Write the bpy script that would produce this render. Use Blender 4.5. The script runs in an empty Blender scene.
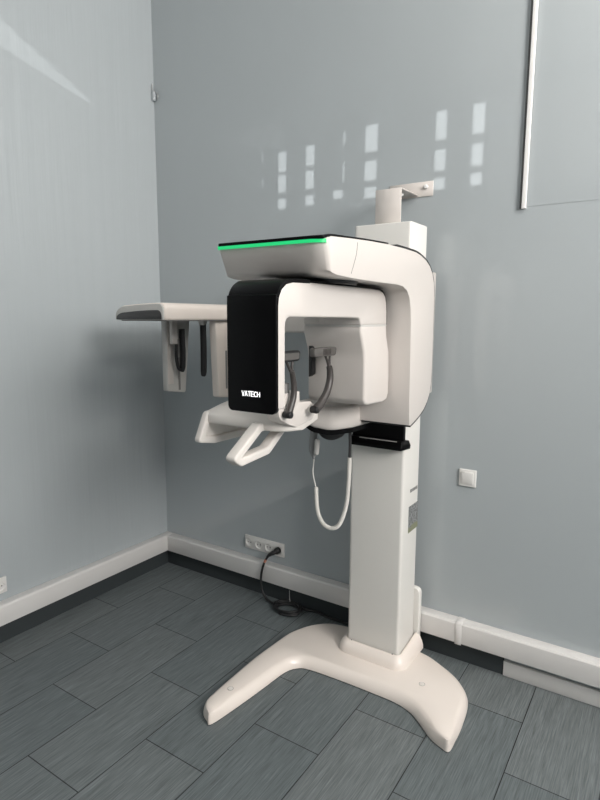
import bpy, bmesh, math, random
from mathutils import Vector, Matrix
random.seed(4)
S = bpy.context.scene
COL = S.collection
PI = math.pi

# ------------------------------------------------------------------ materials
def mat(name, color, rough=0.5, metal=0.0, coat=0.0, coat_rough=0.05, emit=None, estr=0.0, spec=0.5):
    m = bpy.data.materials.new(name); m.use_nodes = True
    b = m.node_tree.nodes['Principled BSDF']
    b.inputs['Base Color'].default_value = (*color, 1)
    b.inputs['Roughness'].default_value = rough
    b.inputs['Metallic'].default_value = metal
    b.inputs['Coat Weight'].default_value = coat
    b.inputs['Coat Roughness'].default_value = coat_rough
    b.inputs['Specular IOR Level'].default_value = spec
    if emit:
        b.inputs['Emission Color'].default_value = (*emit, 1)
        b.inputs['Emission Strength'].default_value = estr
    return m

def noise_tint(m, scale, amount, stretch=(1, 1, 1), rough_amt=0.0, bump=0.0, detail=3):
    """subtle procedural variation of a material's colour, roughness and relief"""
    nt = m.node_tree; b = nt.nodes['Principled BSDF']
    tc = nt.nodes.new('ShaderNodeTexCoord'); mp = nt.nodes.new('ShaderNodeMapping')
    mp.inputs['Scale'].default_value = stretch
    nz = nt.nodes.new('ShaderNodeTexNoise'); nz.inputs['Scale'].default_value = scale; nz.inputs['Detail'].default_value = detail
    nt.links.new(tc.outputs['Object'], mp.inputs[0]); nt.links.new(mp.outputs[0], nz.inputs['Vector'])
    c = b.inputs['Base Color'].default_value[:3]
    rp = nt.nodes.new('ShaderNodeMix'); rp.data_type = 'RGBA'
    rp.inputs[6].default_value = (*[x * (1 - amount) for x in c], 1)
    rp.inputs[7].default_value = (*[min(1, x * (1 + amount)) for x in c], 1)
    nt.links.new(nz.outputs['Fac'], rp.inputs[0]); nt.links.new(rp.outputs[2], b.inputs['Base Color'])
    if rough_amt:
        mr = nt.nodes.new('ShaderNodeMapRange')
        r = b.inputs['Roughness'].default_value
        mr.inputs['To Min'].default_value = r - rough_amt; mr.inputs['To Max'].default_value = r + rough_amt
        nt.links.new(nz.outputs['Fac'], mr.inputs[0]); nt.links.new(mr.outputs[0], b.inputs['Roughness'])
    if bump:
        bp = nt.nodes.new('ShaderNodeBump'); bp.inputs['Strength'].default_value = bump; bp.inputs['Distance'].default_value = 0.003
        nt.links.new(nz.outputs['Fac'], bp.inputs['Height']); nt.links.new(bp.outputs[0], b.inputs['Normal'])
    return m

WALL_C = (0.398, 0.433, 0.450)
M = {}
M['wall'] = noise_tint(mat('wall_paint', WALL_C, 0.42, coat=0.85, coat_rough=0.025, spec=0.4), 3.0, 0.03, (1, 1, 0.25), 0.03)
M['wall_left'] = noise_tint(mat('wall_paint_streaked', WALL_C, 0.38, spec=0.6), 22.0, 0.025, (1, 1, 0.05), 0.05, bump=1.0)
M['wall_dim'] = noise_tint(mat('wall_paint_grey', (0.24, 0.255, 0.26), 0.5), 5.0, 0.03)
M['ceiling'] = noise_tint(mat('ceiling_white', (0.8, 0.8, 0.79), 0.8), 5, 0.02)
M['trunk'] = noise_tint(mat('trunking_plastic', (0.70, 0.685, 0.67), 0.4), 6, 0.02)
M['skirt'] = noise_tint(mat('dark_skirting', (0.030, 0.037, 0.040), 0.7), 8, 0.1)
M['white'] = noise_tint(mat('white_enamel', (0.63, 0.588, 0.556), 0.32, coat=0.25, coat_rough=0.15), 4, 0.012)
M['col'] = noise_tint(mat('column_enamel', (0.75, 0.735, 0.70), 0.38, coat=0.2, coat_rough=0.2), 4, 0.012)
M['warm'] = noise_tint(mat('cream_plastic', (0.78, 0.71, 0.655), 0.33, coat=0.25, coat_rough=0.15), 4, 0.015)
M['chin'] = noise_tint(mat('chin_rest_plastic', (0.74, 0.70, 0.66), 0.42), 5, 0.015)
M['black'] = noise_tint(mat('gloss_black', (0.003, 0.003, 0.0035), 0.3, spec=0.12), 6, 0.05)
M['mblack'] = noise_tint(mat('matt_black', (0.012, 0.012, 0.013), 0.5), 6, 0.05)
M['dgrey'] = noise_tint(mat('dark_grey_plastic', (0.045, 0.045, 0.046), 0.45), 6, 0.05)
M['rod'] = noise_tint(mat('rod_grey_plastic', (0.05, 0.044, 0.042), 0.4), 6, 0.05)
M['mgrey'] = noise_tint(mat('mid_grey_plastic', (0.21, 0.205, 0.20), 0.5), 6, 0.05)
M['pad'] = noise_tint(mat('pad_grey', (0.10, 0.094, 0.088), 0.55), 60, 0.12)
M['hgrey'] = noise_tint(mat('handset_grey', (0.27, 0.275, 0.275), 0.45), 6, 0.05)
M['lgrey'] = noise_tint(mat('sensor_grey', (0.52, 0.51, 0.49), 0.45), 6, 0.02)
M['metal'] = noise_tint(mat('zinc_screw', (0.6, 0.6, 0.6), 0.35, metal=1), 20, 0.05)
M['cord'] = noise_tint(mat('white_cord', (0.72, 0.70, 0.66), 0.45), 30, 0.03)
M['tape'] = noise_tint(mat('orange_tape', (0.55, 0.25, 0.17), 0.5), 30, 0.05)
M['led'] = mat('green_led', (0.01, 0.3, 0.08), 0.4, emit=(0.012, 0.50, 0.16), estr=1.0)
M['logo'] = mat('lit_logo', (0.9, 0.9, 0.9), 0.4, emit=(1, 1, 1), estr=1.0)
M['socket'] = noise_tint(mat('socket_plastic', (0.72, 0.71, 0.69), 0.35), 10, 0.015)
M['alu'] = noise_tint(mat('conduit_white', (0.78, 0.77, 0.76), 0.4), 10, 0.02)
M['pane'] = mat('daylit_pane', (0.8, 0.9, 0.95), 0.3, emit=(0.86, 0.95, 1.0), estr=8.0)
M['frame'] = noise_tint(mat('window_frame', (0.7, 0.7, 0.7), 0.5), 10, 0.02)

def label_material(name, base, dark, green):
    m = bpy.data.materials.new(name); m.use_nodes = True
    nt = m.node_tree; b = nt.nodes['Principled BSDF']; b.inputs['Roughness'].default_value = 0.5
    tc = nt.nodes.new('ShaderNodeTexCoord'); mp = nt.nodes.new('ShaderNodeMapping'); mp.inputs['Scale'].default_value = (1, 60, 160)
    nz = nt.nodes.new('ShaderNodeTexNoise'); nz.inputs['Scale'].default_value = 1.0; nz.inputs['Detail'].default_value = 2
    nt.links.new(tc.outputs['Object'], mp.inputs[0]); nt.links.new(mp.outputs[0], nz.inputs['Vector'])
    r = nt.nodes.new('ShaderNodeValToRGB')
    r.color_ramp.elements[0].position = 0.40; r.color_ramp.elements[0].color = (*dark, 1)
    r.color_ramp.elements[1].position = 0.60; r.color_ramp.elements[1].color = (*base, 1)
    nt.links.new(nz.outputs['Fac'], r.inputs[0])
    if green:
        sp = nt.nodes.new('ShaderNodeSeparateXYZ'); nt.links.new(tc.outputs['Object'], sp.inputs[0])
        n2 = nt.nodes.new('ShaderNodeTexNoise'); n2.inputs['Scale'].default_value = 40
        nt.links.new(tc.outputs['Object'], n2.inputs['Vector'])
        ad = nt.nodes.new('ShaderNodeMath'); ad.operation = 'MULTIPLY_ADD'; ad.inputs[1].default_value = 0.08
        nt.links.new(n2.outputs['Fac'], ad.inputs[0]); nt.links.new(sp.outputs['Z'], ad.inputs[2])
        lt = nt.nodes.new('ShaderNodeMath'); lt.operation = 'LESS_THAN'; lt.inputs[1].default_value = green
        nt.links.new(ad.outputs[0], lt.inputs[0])
        mx = nt.nodes.new('ShaderNodeMix'); mx.data_type = 'RGBA'; mx.inputs[7].default_value = (0.20, 0.21, 0.13, 1)
        nt.links.new(lt.outputs[0], mx.inputs[0]); nt.links.new(r.outputs[0], mx.inputs[6])
        nt.links.new(mx.outputs[2], b.inputs['Base Color'])
    else:
        nt.links.new(r.outputs[0], b.inputs['Base Color'])
    return m
M['label_small'] = label_material('printed_label', (0.30, 0.30, 0.29), (0.13, 0.13, 0.125), None)
M['label_big'] = label_material('rating_print', (0.27, 0.28, 0.28), (0.10, 0.105, 0.11), 0.728)

def floor_material():
    m = bpy.data.materials.new('vinyl_tiles'); m.use_nodes = True
    nt = m.node_tree; L = nt.links.new; b = nt.nodes['Principled BSDF']
    tc = nt.nodes.new('ShaderNodeTexCoord'); sp = nt.nodes.new('ShaderNodeSeparateXYZ'); L(tc.outputs['Object'], sp.inputs[0])
    ax = nt.nodes.new('ShaderNodeMath'); ax.inputs[1].default_value = 1.187 + 6.0; L(sp.outputs['Y'], ax.inputs[0])
    ay = nt.nodes.new('ShaderNodeMath'); ay.inputs[1].default_value = -0.215 + 3.0; L(sp.outputs['X'], ay.inputs[0])
    cb = nt.nodes.new('ShaderNodeCombineXYZ'); L(ax.outputs[0], cb.inputs[0]); L(ay.outputs[0], cb.inputs[1])
    br = nt.nodes.new('ShaderNodeTexBrick')
    br.offset = 0.5; br.offset_frequency = 2; br.squash = 1.0
    br.inputs['Scale'].default_value = 1.0; br.inputs['Brick Width'].default_value = 0.6; br.inputs['Row Height'].default_value = 0.3
    br.inputs['Mortar Size'].default_value = 0.0021; br.inputs['Mortar Smooth'].default_value = 0.2; br.inputs['Bias'].default_value = 0
    br.inputs['Color1'].default_value = (0.118, 0.137, 0.142, 1); br.inputs['Color2'].default_value = (0.146, 0.163, 0.166, 1)
    br.inputs['Mortar'].default_value = (0.010, 0.012, 0.013, 1)
    L(cb.outputs[0], br.inputs['Vector'])
    # fine streaks along the tile's length
    def streak(sx, sy, det, lo, hi):
        mp = nt.nodes.new('ShaderNodeMapping'); mp.inputs['Scale'].default_value = (sx, sy, 1); L(tc.outputs['Object'], mp.inputs[0])
        nz = nt.nodes.new('ShaderNodeTexNoise'); nz.inputs['Scale'].default_value = 1; nz.inputs['Detail'].default_value = det; nz.inputs['Roughness'].default_value = 0.65
        L(mp.outputs[0], nz.inputs['Vector'])
        mr = nt.nodes.new('ShaderNodeMapRange'); mr.inputs['From Min'].default_value = 0.3; mr.inputs['From Max'].default_value = 0.7
        mr.inputs['To Min'].default_value = lo; mr.inputs['To Max'].default_value = hi; L(nz.outputs['Fac'], mr.inputs[0])
        return mr, nz
    s1, n1 = streak(240, 8, 3, 0.66, 1.34)
    s2, n2 = streak(60, 3, 3, 0.85, 1.15)
    mu = nt.nodes.new('ShaderNodeMath'); mu.operation = 'MULTIPLY'; L(s1.outputs[0], mu.inputs[0]); L(s2.outputs[0], mu.inputs[1])
    hs = nt.nodes.new('ShaderNodeHueSaturation'); L(mu.outputs[0], hs.inputs['Value']); L(br.outputs['Color'], hs.inputs['Color'])
    L(hs.outputs[0], b.inputs['Base Color'])
    b.inputs['Roughness'].default_value = 0.5; b.inputs['Specular IOR Level'].default_value = 0.4
    bp = nt.nodes.new('ShaderNodeBump'); bp.inputs['Strength'].default_value = 0.25; bp.inputs['Distance'].default_value = 0.001
    L(n1.outputs['Fac'], bp.inputs['Height']); L(bp.outputs[0], b.inputs['Normal'])
    return m
M['floor'] = floor_material()

# ------------------------------------------------------------------ mesh helpers
def finish(bm, name, m, parent=None, bevel=0.0, seg=3, ang=40, smooth=True, sharp=50, origin=None):
    bmesh.ops.remove_doubles(bm, verts=bm.verts, dist=1e-5)
    bmesh.ops.recalc_face_normals(bm, faces=bm.faces)
    if bevel > 0:
        ed = [e for e in bm.edges if len(e.link_faces) == 2 and e.calc_face_angle(0) > math.radians(ang)]
        bmesh.ops.bevel(bm, geom=ed, offset=bevel, segments=seg, profile=0.5, affect='EDGES', clamp_overlap=True)
    me = bpy.data.meshes.new(name); bm.to_mesh(me); bm.free()
    if smooth:
        for p in me.polygons: p.use_smooth = True
        me.set_sharp_from_angle(angle=math.radians(sharp))
    o = bpy.data.objects.new(name, me); COL.objects.link(o)
    me.materials.append(m)
    if origin is not None:
        off = Vector(origin); me.transform(Matrix.Translation(-off)); o.location = off
    if parent is not None:
        o.parent = parent
        o.matrix_parent_inverse = world(parent).inverted()
    return o

def world(o):
    mtx = Matrix.Translation(o.location) @ o.rotation_euler.to_matrix().to_4x4()
    if o.parent: mtx = world(o.parent) @ o.matrix_parent_inverse @ mtx
    return mtx

def box(bm, x0, x1, y0, y1, z0, z1):
    v = [bm.verts.new((x, y, z)) for x in (x0, x1) for y in (y0, y1) for z in (z0, z1)]
    for f in ((0, 1, 3, 2), (4, 6, 7, 5), (0, 4, 5, 1), (2, 3, 7, 6), (0, 2, 6, 4), (1, 5, 7, 3)):
        bm.faces.new([v[i] for i in f])

def mkbox(name, m, ext, parent=None, bevel=0.0, **k):
    bm = bmesh.new(); box(bm, *ext); return finish(bm, name, m, parent, bevel, **k)

def prism(bm, pts, axis, lo, hi):
    """polygon pts extruded along an axis: 'x' takes (y,z), 'y' takes (x,z), 'z' takes (x,y)"""
    def P(p, t):
        return {'x': (t, p[0], p[1]), 'y': (p[0], t, p[1]), 'z': (p[0], p[1], t)}[axis]
    a = [bm.verts.new(P(p, lo)) for p in pts]; b = [bm.verts.new(P(p, hi)) for p in pts]
    n = len(pts)
    bm.faces.new(a); bm.faces.new(b[::-1])
    for i in range(n):
        bm.faces.new((a[i], b[i], b[(i + 1) % n], a[(i + 1) % n]))

def mkprism(name, m, pts, axis, lo, hi, parent=None, bevel=0.0, **k):
    bm = bmesh.new(); prism(bm, pts, axis, lo, hi); return finish(bm, name, m, parent, bevel, **k)

def rnd(pts, radii, n=6):
    """round the corners of a closed polygon"""
    out = []; N = len(pts)
    if not hasattr(radii, '__len__'): radii = [radii] * N
    for i in range(N):
        p = Vector(pts[i]); a = Vector(pts[i - 1]); b = Vector(pts[(i + 1) % N]); r = radii[i]
        if r <= 0: out.append(tuple(p)); continue
        u = (a - p); v = (b - p); ul, vl = u.length, v.length; u /= ul; v /= vl
        th = math.acos(max(-1, min(1, u.dot(v))))
        t = min(r / math.tan(th / 2), ul * 0.49, vl * 0.49)
        for k in range(n + 1):
            s = k / n
            q = (1 - s) ** 2 * (p + u * t) + 2 * s * (1 - s) * p + s * s * (p + v * t)
            out.append(tuple(q))
    return out

def catmull(pts, n=8, closed=False):
    P = [Vector(p) for p in pts]; N = len(P); out = []
    rng = N if closed else N - 1
    for i in range(rng):
        if closed: p0, p1, p2, p3 = P[i - 1], P[i], P[(i + 1) % N], P[(i + 2) % N]
        else: p0, p1, p2, p3 = P[max(i - 1, 0)], P[i], P[i + 1], P[min(i + 2, N - 1)]
        for k in range(n):
            t = k / n
            out.append(0.5 * ((2 * p1) + (p2 - p0) * t + (2 * p0 - 5 * p1 + 4 * p2 - p3) * t * t + (3 * p1 - p0 - 3 * p2 + p3) * t ** 3))
    if not closed: out.append(P[-1])
    return out

def tube(bm, pts, rad, segs=12, flat=1.0, closed=False):
    """sweep an ellipse along pts; rad is a number or a list; flat squashes the second axis"""
    n = len(pts)
    if not hasattr(rad, '__len__'): rad = [rad] * n
    P = [Vector(p) for p in pts]; up = None; rings = []
    for i in range(n):
        if closed: t = P[(i + 1) % n] - P[i - 1]
        else: t = P[min(i + 1, n - 1)] - P[max(i - 1, 0)]
        t.normalize()
        if up is None:
            up = Vector((1, 0, 0)) if abs(t.x) < 0.8 else Vector((0, 0, 1))
        up = (up - t * up.dot(t)).normalized(); s = t.cross(up)
        rings.append([bm.verts.new(P[i] + rad[i] * (math.cos(a) * up + flat * math.sin(a) * s)) for a in [2 * PI * k / segs for k in range(segs)]])
    for i in range(n if closed else n - 1):
        r0, r1 = rings[i], rings[(i + 1) % n]
        for k in range(segs): bm.faces.new((r0[k], r0[(k + 1) % segs], r1[(k + 1) % segs], r1[k]))
    if not closed: bm.faces.new(rings[0][::-1]); bm.faces.new(rings[-1])

def mktube(name, m, pts, rad, parent=None, segs=12, flat=1.0, closed=False, **k):
    bm = bmesh.new(); tube(bm, pts, rad, segs, flat, closed); return finish(bm, name, m, parent, **k)

def cyl(bm, c, axis, r0, r1, length, segs=24):
    a = Vector(axis).normalized(); u = a.orthogonal().normalized(); v = a.cross(u); c = Vector(c)
    A = [bm.verts.new(c + r0 * (math.cos(t) * u + math.sin(t) * v)) for t in [2 * PI * k / segs for k in range(segs)]]
    B = [bm.verts.new(c + a * length + r1 * (math.cos(t) * u + math.sin(t) * v)) for t in [2 * PI * k / segs for k in range(segs)]]
    bm.faces.new(A[::-1]); bm.faces.new(B)
    for k in range(segs): bm.faces.new((A[k], A[(k + 1) % segs], B[(k + 1) % segs], B[k]))

def mkcyl(name, m, c, axis, r0, r1, length, parent=None, bevel=0.0, segs=24):
    bm = bmesh.new(); cyl(bm, c, axis, r0, r1, length, segs); return finish(bm, name, m, parent, bevel, seg=2)

def empty(name, loc, label, cat, group=None):
    o = bpy.data.objects.new(name, None); COL.objects.link(o); o.location = loc; o.empty_display_size = 0.05
    o['label'] = label; o['category'] = cat
    if group: o['group'] = group
    return o

def tag(o, label, cat, group=None):
    o['label'] = label; o['category'] = cat
    if group: o['group'] = group
    return o

def struct(o):
    o['kind'] = 'structure'; return o

# ------------------------------------------------------------------ the room
XR, YF, ZC = 6.0, -3.7, 4.0            # right wall, front wall (behind the camera), ceiling
struct(mkbox('floor', M['floor'], (-0.2, XR + 0.2, YF - 0.2, 0.2, -0.15, 0.0), smooth=False))
struct(mkbox('ceiling', M['ceiling'], (-0.2, XR + 0.2, YF - 0.2, 0.2, ZC, ZC + 0.15), smooth=False))
struct(mkbox('wall_left', M['wall_left'], (-0.2, 0.0, YF - 0.2, 0.2, 0.0, ZC), smooth=False))
# back wall: flat lower sheet, and an upper sheet starting at the conduit that stands 1.5 mm proud
bm = bmesh.new(); box(bm, 0, XR, 0.0, 0.2, 0, ZC)
box(bm, 2.152, XR, -0.0012, 0.001, 2.071, ZC)
struct(finish(bm, 'wall_back', M['wall'], smooth=False))

def wall_with_hole(name, m, axis, t0, t1, a0, a1, h):
    """a wall at axis 'x' or 'y' between t0 and t1, spanning a0..a1, with one opening h = (a, b, z0, z1)"""
    bm = bmesh.new()
    for (p, q, z0, z1) in ((a0, h[0], 0, ZC), (h[1], a1, 0, ZC), (h[0], h[1], 0, h[2]), (h[0], h[1], h[3], ZC)):
        if axis == 'x': box(bm, t0, t1, p, q, z0, z1)
        else: box(bm, p, q, t0, t1, z0, z1)
    return struct(finish(bm, name, m, smooth=False))

WIN = (-3.3, -1.2, 2.4, 3.9)            # the daylight window in the right wall: y0, y1, z0, z1
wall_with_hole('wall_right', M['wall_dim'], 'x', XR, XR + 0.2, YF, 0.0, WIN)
bm = bmesh.new()
y0, y1, z0, z1 = WIN
for e in ((y0, y0 + .06, z0, z1), (y1 - .06, y1, z0, z1), (y0, y1, z0, z0 + .06), (y0, y1, z1 - .06, z1), ((y0 + y1) / 2 - .03, (y0 + y1) / 2 + .03, z0, z1)):
    box(bm, XR + 0.05, XR + 0.11, *e)
struct(finish(bm, 'window_1', M['frame'], smooth=False))

# high lattice in the front wall behind the camera: low sun through its openings lands as small patches on the back wall
SUN = Vector((-0.35, 1.0, -0.25))
D = -YF + 0.2                            # distance from the lattice sheet to the back wall
rows = [(2.388, 2.508), (2.260, 2.349), (2.180, 2.230)]
spots = [(0.905, 0.955, 2.362, 2.462), (1.075, 1.126, 2.372, 2.468)]
for a_, b_ in ((1.406, 1.472), (1.750, 1.800), (1.912, 1.963)): spots.append((a_, b_, *rows[0]))
for a_, b_ in ((0.903, 0.953), (1.073, 1.123), (1.406, 1.468), (1.750, 1.800), (1.912, 1.961)):
    spots.append((a_, b_, *rows[1])); spots.append((a_, b_, *rows[2]))
spots += [(1.288, 1.298, 2.44, 2.50), (1.288, 1.297, 2.27, 2.36), (1.235, 1.290, 2.195, 2.235), (0.800, 0.807, 2.43, 2.48), (0.800, 0.807, 2.30, 2.35)]
holes = [(a_ + 0.35 * D, b_ + 0.35 * D, c_ + 0.25 * D, d_ + 0.25 * D) for a_, b_, c_, d_ in spots]
# a gap high up near the left wall lets a sliver of sun graze that wall
for i in range(9):
    t0, t1 = 2.55 + i * 0.10, 2.65 + i * 0.10
    y_ = -D + (t0 + t1) / 2; zc_ = 2.925 - 0.235 * (y_ + 0.92)
    hh = 0.20 * (1 - i / 9.5)
    zz = zc_ + 0.25 * (t0 + t1) / 2
    holes.append((0.35 * t0, 0.35 * t1 + 1e-4, zz - 0.08, zz - 0.08 + hh))
xs = sorted({round(v, 5) for h in holes for v in h[:2]}); zs = sorted({round(v, 5) for h in holes for v in h[2:]})
lx0, lx1, lz0, lz1 = xs[0] - 0.1, xs[-1] + 0.25, zs[0] - 0.2, ZC - 0.05
bm = bmesh.new()
for e in ((0, lx0, 0, ZC), (lx1, XR, 0, ZC), (lx0, lx1, 0, lz0), (lx0, lx1, lz1, ZC)):
    box(bm, e[0], e[1], YF - 0.2, YF, e[2], e[3])
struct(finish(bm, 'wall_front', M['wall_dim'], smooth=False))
bm = bmesh.new()
gx = [lx0] + xs + [lx1]; gz = [lz0] + zs + [lz1]
for i in range(len(gx) - 1):
    mx_ = (gx[i] + gx[i + 1]) / 2; run_ = None
    for j in range(len(gz) - 1):
        mz_ = (gz[j] + gz[j + 1]) / 2
        if any(h[0] < mx_ < h[1] and h[2] < mz_ < h[3] for h in holes):
            if run_ is not None: box(bm, gx[i], gx[i + 1], -D - 0.003, -D + 0.003, run_, gz[j]); run_ = None
        elif run_ is None: run_ = gz[j]
    if run_ is not None: box(bm, gx[i], gx[i + 1], -D - 0.003, -D + 0.003, run_, gz[-1])
struct(finish(bm, 'window_2', M['frame'], smooth=False))

# cable trunking that runs round the room above the floor, and the dark skirting under it
TP = [(-0.055, 0.112), (-0.055, 0.205), (-0.049, 0.213), (0.0, 0.214), (0.0, 0.112)]
bm = bmesh.new(); prism(bm, [(p[0], p[1]) for p in TP], 'x', 0.055, XR)
struct(finish(bm, 'baseboard_back', M['trunk'], bevel=0.0012, seg=2, ang=25, sharp=25))
bm = bmesh.new(); prism(bm, [(-p[0], p[1]) for p in TP], 'y', YF, 0.0)
struct(finish(bm, 'baseboard_left', M['trunk'], bevel=0.0012, seg=2, ang=25, sharp=25))
struct(mkbox('trim_1', M['skirt'], (0.0, 2.17, -0.008, 0.0, 0.0, 0.112), smooth=False))
struct(mkbox('trim_2', M['skirt'], (0.0, 0.008, YF, -0.008, 0.0, 0.112), smooth=False))
struct(mkbox('trim_3', M['trunk'], (2.17, XR, -0.014, 0.0, 0.0, 0.072), bevel=0.002, seg=2))
bm = bmesh.new(); prism(bm, [(-0.0575, 0.106), (-0.0575, 0.206), (-0.05, 0.2165), (0.0, 0.2165), (0.0, 0.213), (-0.049, 0.213), (-0.0545, 0.2045), (-0.0545, 0.106)], 'x', 1.955, 1.985)
tag(finish(bm, 'trunking_joint_clip', M['trunk'], bevel=0.0006, seg=1), 'white plastic joint clip wrapped over the cable trunking right of the column', 'joint clip')

# ------------------------------------------------------------------ things on the walls
o = mkprism('cable_conduit', M['alu'], rnd([(2.131, -0.001), (2.131, -0.014), (2.149, -0.014), (2.149, -0.001)], [0, .003, .003, 0], 3), 'z', 2.063, ZC)
mkbox('conduit_shadow_strip', M['dgrey'], (2.1235, 2.1305, -0.011, -0.0005, 2.063, ZC), o, smooth=False)  # dark strip stands in for the shadow line left of the conduit
tag(o, 'white vertical cable conduit on the upper right of the back wall', 'conduit')

def socket_insert(c, axis, parent):
    """round recessed socket; axis is the wall normal into the room"""
    a = Vector(axis); c = Vector(c)
    bm = bmesh.new(); segs = 24
    u = a.orthogonal().normalized(); v = a.cross(u)
    prof = [(0.0265, 0.0), (0.0265, 0.0015), (0.0225, 0.0015), (0.0195, -0.006), (0.0, -0.006)]
    rings = []
    for (r, h) in prof:
        if r == 0: rings.append([bm.verts.new(c + a * h)])
        else: rings.append([bm.verts.new(c + a * h + r * (math.cos(t) * u + math.sin(t) * v)) for t in [2 * PI * q / segs for q in range(segs)]])
    for r0, r1 in zip(rings, rings[1:]):
        for q in range(segs):
            if len(r1) == 1: bm.faces.new((r0[q], r0[(q + 1) % segs], r1[0]))
            else: bm.faces.new((r0[q], r0[(q + 1) % segs], r1[(q + 1) % segs], r1[q]))
    s = finish(bm, 'socket', M['socket'], parent)
    side = Vector((0, 0, 1)).cross(a).normalized()
    for sg in (-1, 1):
        mkcyl('contact_hole', M['mblack'], c + side * sg * 0.0095 - a * 0.0062, a, 0.0032, 0.0032, 0.0012, s, segs=10)
    return s

def frame_plate(name, parent, axis, c0, c1, z0, z1, holes, m):
    """a cover plate 10 mm deep with round holes is drawn as a bevelled plate whose sockets sit in front"""
    bm = bmesh.new()
    if axis == 'y': box(bm, c0, c1, -0.010, -0.001, z0, z1)
    else: box(bm, 0.001, 0.010, c0, c1, z0, z1)
    return finish(bm, name, m, parent, bevel=0.003, seg=2)

so = empty('wall_socket', (0.805, 0, 0.302), 'white four-gang power socket on the back wall with a black plug in it', 'wall socket')
frame_plate('cover_plate', so, 'y', 0.664, 0.947, 0.262, 0.343, None, M['socket'])
for i in range(4):
    socket_insert((0.664 + 0.0355 + i * 0.0707, -0.0165, 0.3025), (0, -1, 0), so)
so2 = empty('wall_socket', (0, -1.157, 0.294), 'white power socket on the left wall cut off at the left edge of the photo', 'wall socket')
frame_plate('cover_plate', so2, 'x', -1.23, -1.088, 0.254, 0.335, None, M['socket'])
socket_insert((0.0165, -1.125, 0.2945), (1, 0, 0), so2); socket_insert((0.0165, -1.194, 0.2945), (1, 0, 0), so2)

sw = empty('light_switch', (1.964, 0, 0.897), 'square white light switch on the back wall right of the column', 'light switch')
mkbox('switch_frame', M['socket'], (1.925, 2.004, -0.010, -0.001, 0.857, 0.937), sw, bevel=0.004)
bm = bmesh.new(); prism(bm, [(-0.0095, 0.871), (-0.0135, 0.871), (-0.0175, 0.926), (-0.0095, 0.926)], 'x', 1.939, 1.992)
finish(bm, 'rocker', M['socket'], sw, bevel=0.0015, seg=2)

# small metal hook at the corner of the two walls
hk = empty('corner_hook', (0.012, -0.012, 2.91), 'small bent metal hook in the upper corner where the two walls meet', 'hook')
mkbox('hook_plate', M['wall'], (0.001, 0.024, -0.024, -0.001, 2.880, 2.935), hk, bevel=0.006)
mktube('hook_wire', M['metal'], catmull([(0.010, -0.020, 2.975), (0.012, -0.022, 2.945), (0.026, -0.014, 2.928), (0.040, -0.010, 2.918), (0.046, -0.012, 2.900), (0.038, -0.010, 2.885)], 5), 0.0035, hk, segs=8)

# bracket between the column's top and the wall
br = empty('wall_bracket', (1.63, -0.1, 2.01), 'pale metal angle bracket bolting the column top to the back wall', 'bracket')
bm = bmesh.new()
prism(bm, [(-0.192, 2.0095), (-0.192, 2.166), (-0.006, 2.166), (-0.006, 2.161), (-0.187, 2.161), (-0.187, 2.0095)], 'x', 1.560, 1.680)
finish(bm, 'angle_plate', M['white'], br, bevel=0.001, seg=1)
mkbox('wall_plate', M['white'], (1.541, 1.750, -0.0055, -0.0005, 2.157, 2.221), br, bevel=0.001, seg=1)
for x, y, z, ax in ((1.718, -0.0055, 2.197, (0, -1, 0)), (1.582, -0.0055, 2.197, (0, -1, 0))):
    mkcyl('bolt', M['alu'], (x, y, z), ax, 0.0105, 0.008, 0.012, br, 0.002, 12)
mkcyl('bolt', M['alu'], (1.645, -0.11, 2.161), (0, 0, -1), 0.0105, 0.008, 0.014, br, 0.002, 12)

# ------------------------------------------------------------------ the x-ray machine
X = empty('dental_xray_machine', (1.64, -0.3, 0), 'white panoramic dental x-ray machine on a curved floor stand against the wall', 'x-ray machine')

# base: curved floor plate with two feet, rising a little towards the column
outline = catmull([(1.248, -0.987), (1.277, -0.989), (1.300, -0.845), (1.317, -0.690), (1.331, -0.556), (1.362, -0.497), (1.416, -0.474), (1.569, -0.464), (1.718, -0.462), (1.837, -0.465),
                   (1.914, -0.487), (1.974, -0.530), (2.034, -0.580), (2.083, -0.603), (2.119, -0.607), (2.122, -0.540), (2.120, -0.458), (2.106, -0.335), (2.080, -0.262),
                   (2.020, -0.195), (1.940, -0.145), (1.850, -0.105), (1.700, -0.085), (1.550, -0.083), (1.420, -0.092), (1.312, -0.122), (1.236, -0.198), (1.186, -0.310), (1.176, -0.405),
                   (1.168, -0.520), (1.166, -0.620), (1.170, -0.760), (1.174, -0.860), (1.182, -0.920), (1.208, -0.964)], 5, True)
bm = bmesh.new()
out2 = [(p.x, p.y) for p in outline]
cx = sum(p[0] for p in out2) / len(out2)
def inset(pts, d):
    res = []; n = len(pts)
    for i in range(n):
        a, b, c = Vector(pts[i - 1]), Vector(pts[i]), Vector(pts[(i + 1) % n])
        t = (c - a); t.normalize(); nrm = Vector((-t.y, t.x))
        res.append(tuple(b + nrm * d))
    return res
def soft_inset(pts, d):
    return [tuple(Vector(p) + (Vector(q) - Vector(p)) * give(p)) for p, q in zip(pts, inset(pts, d))]
area = sum(out2[i - 1][0] * out2[i][1] - out2[i][0] * out2[i - 1][1] for i in range(len(out2)))
sg = 1 if area > 0 else -1
levels = [(0.0, 0.004), (0.0, 0.010), (0.005, 0.024), (0.013, 0.037), (0.023, 0.046), (0.034, 0.050)]
tips = [Vector((1.262, -0.990)), Vector((2.120, -0.607))]
def give(p):
    return max(0.14, min(1.0, min((Vector(p) - t).length for t in tips) / 0.13))
rings = []
for d, z in levels:
    rings.append([bm.verts.new((p[0], p[1], z)) for p in soft_inset(out2, sg * d)])
n = len(out2)
for r0, r1 in zip(rings, rings[1:]):
    for i in range(n): bm.faces.new((r0[i], r0[(i + 1) % n], r1[(i + 1) % n], r1[i]))
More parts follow.
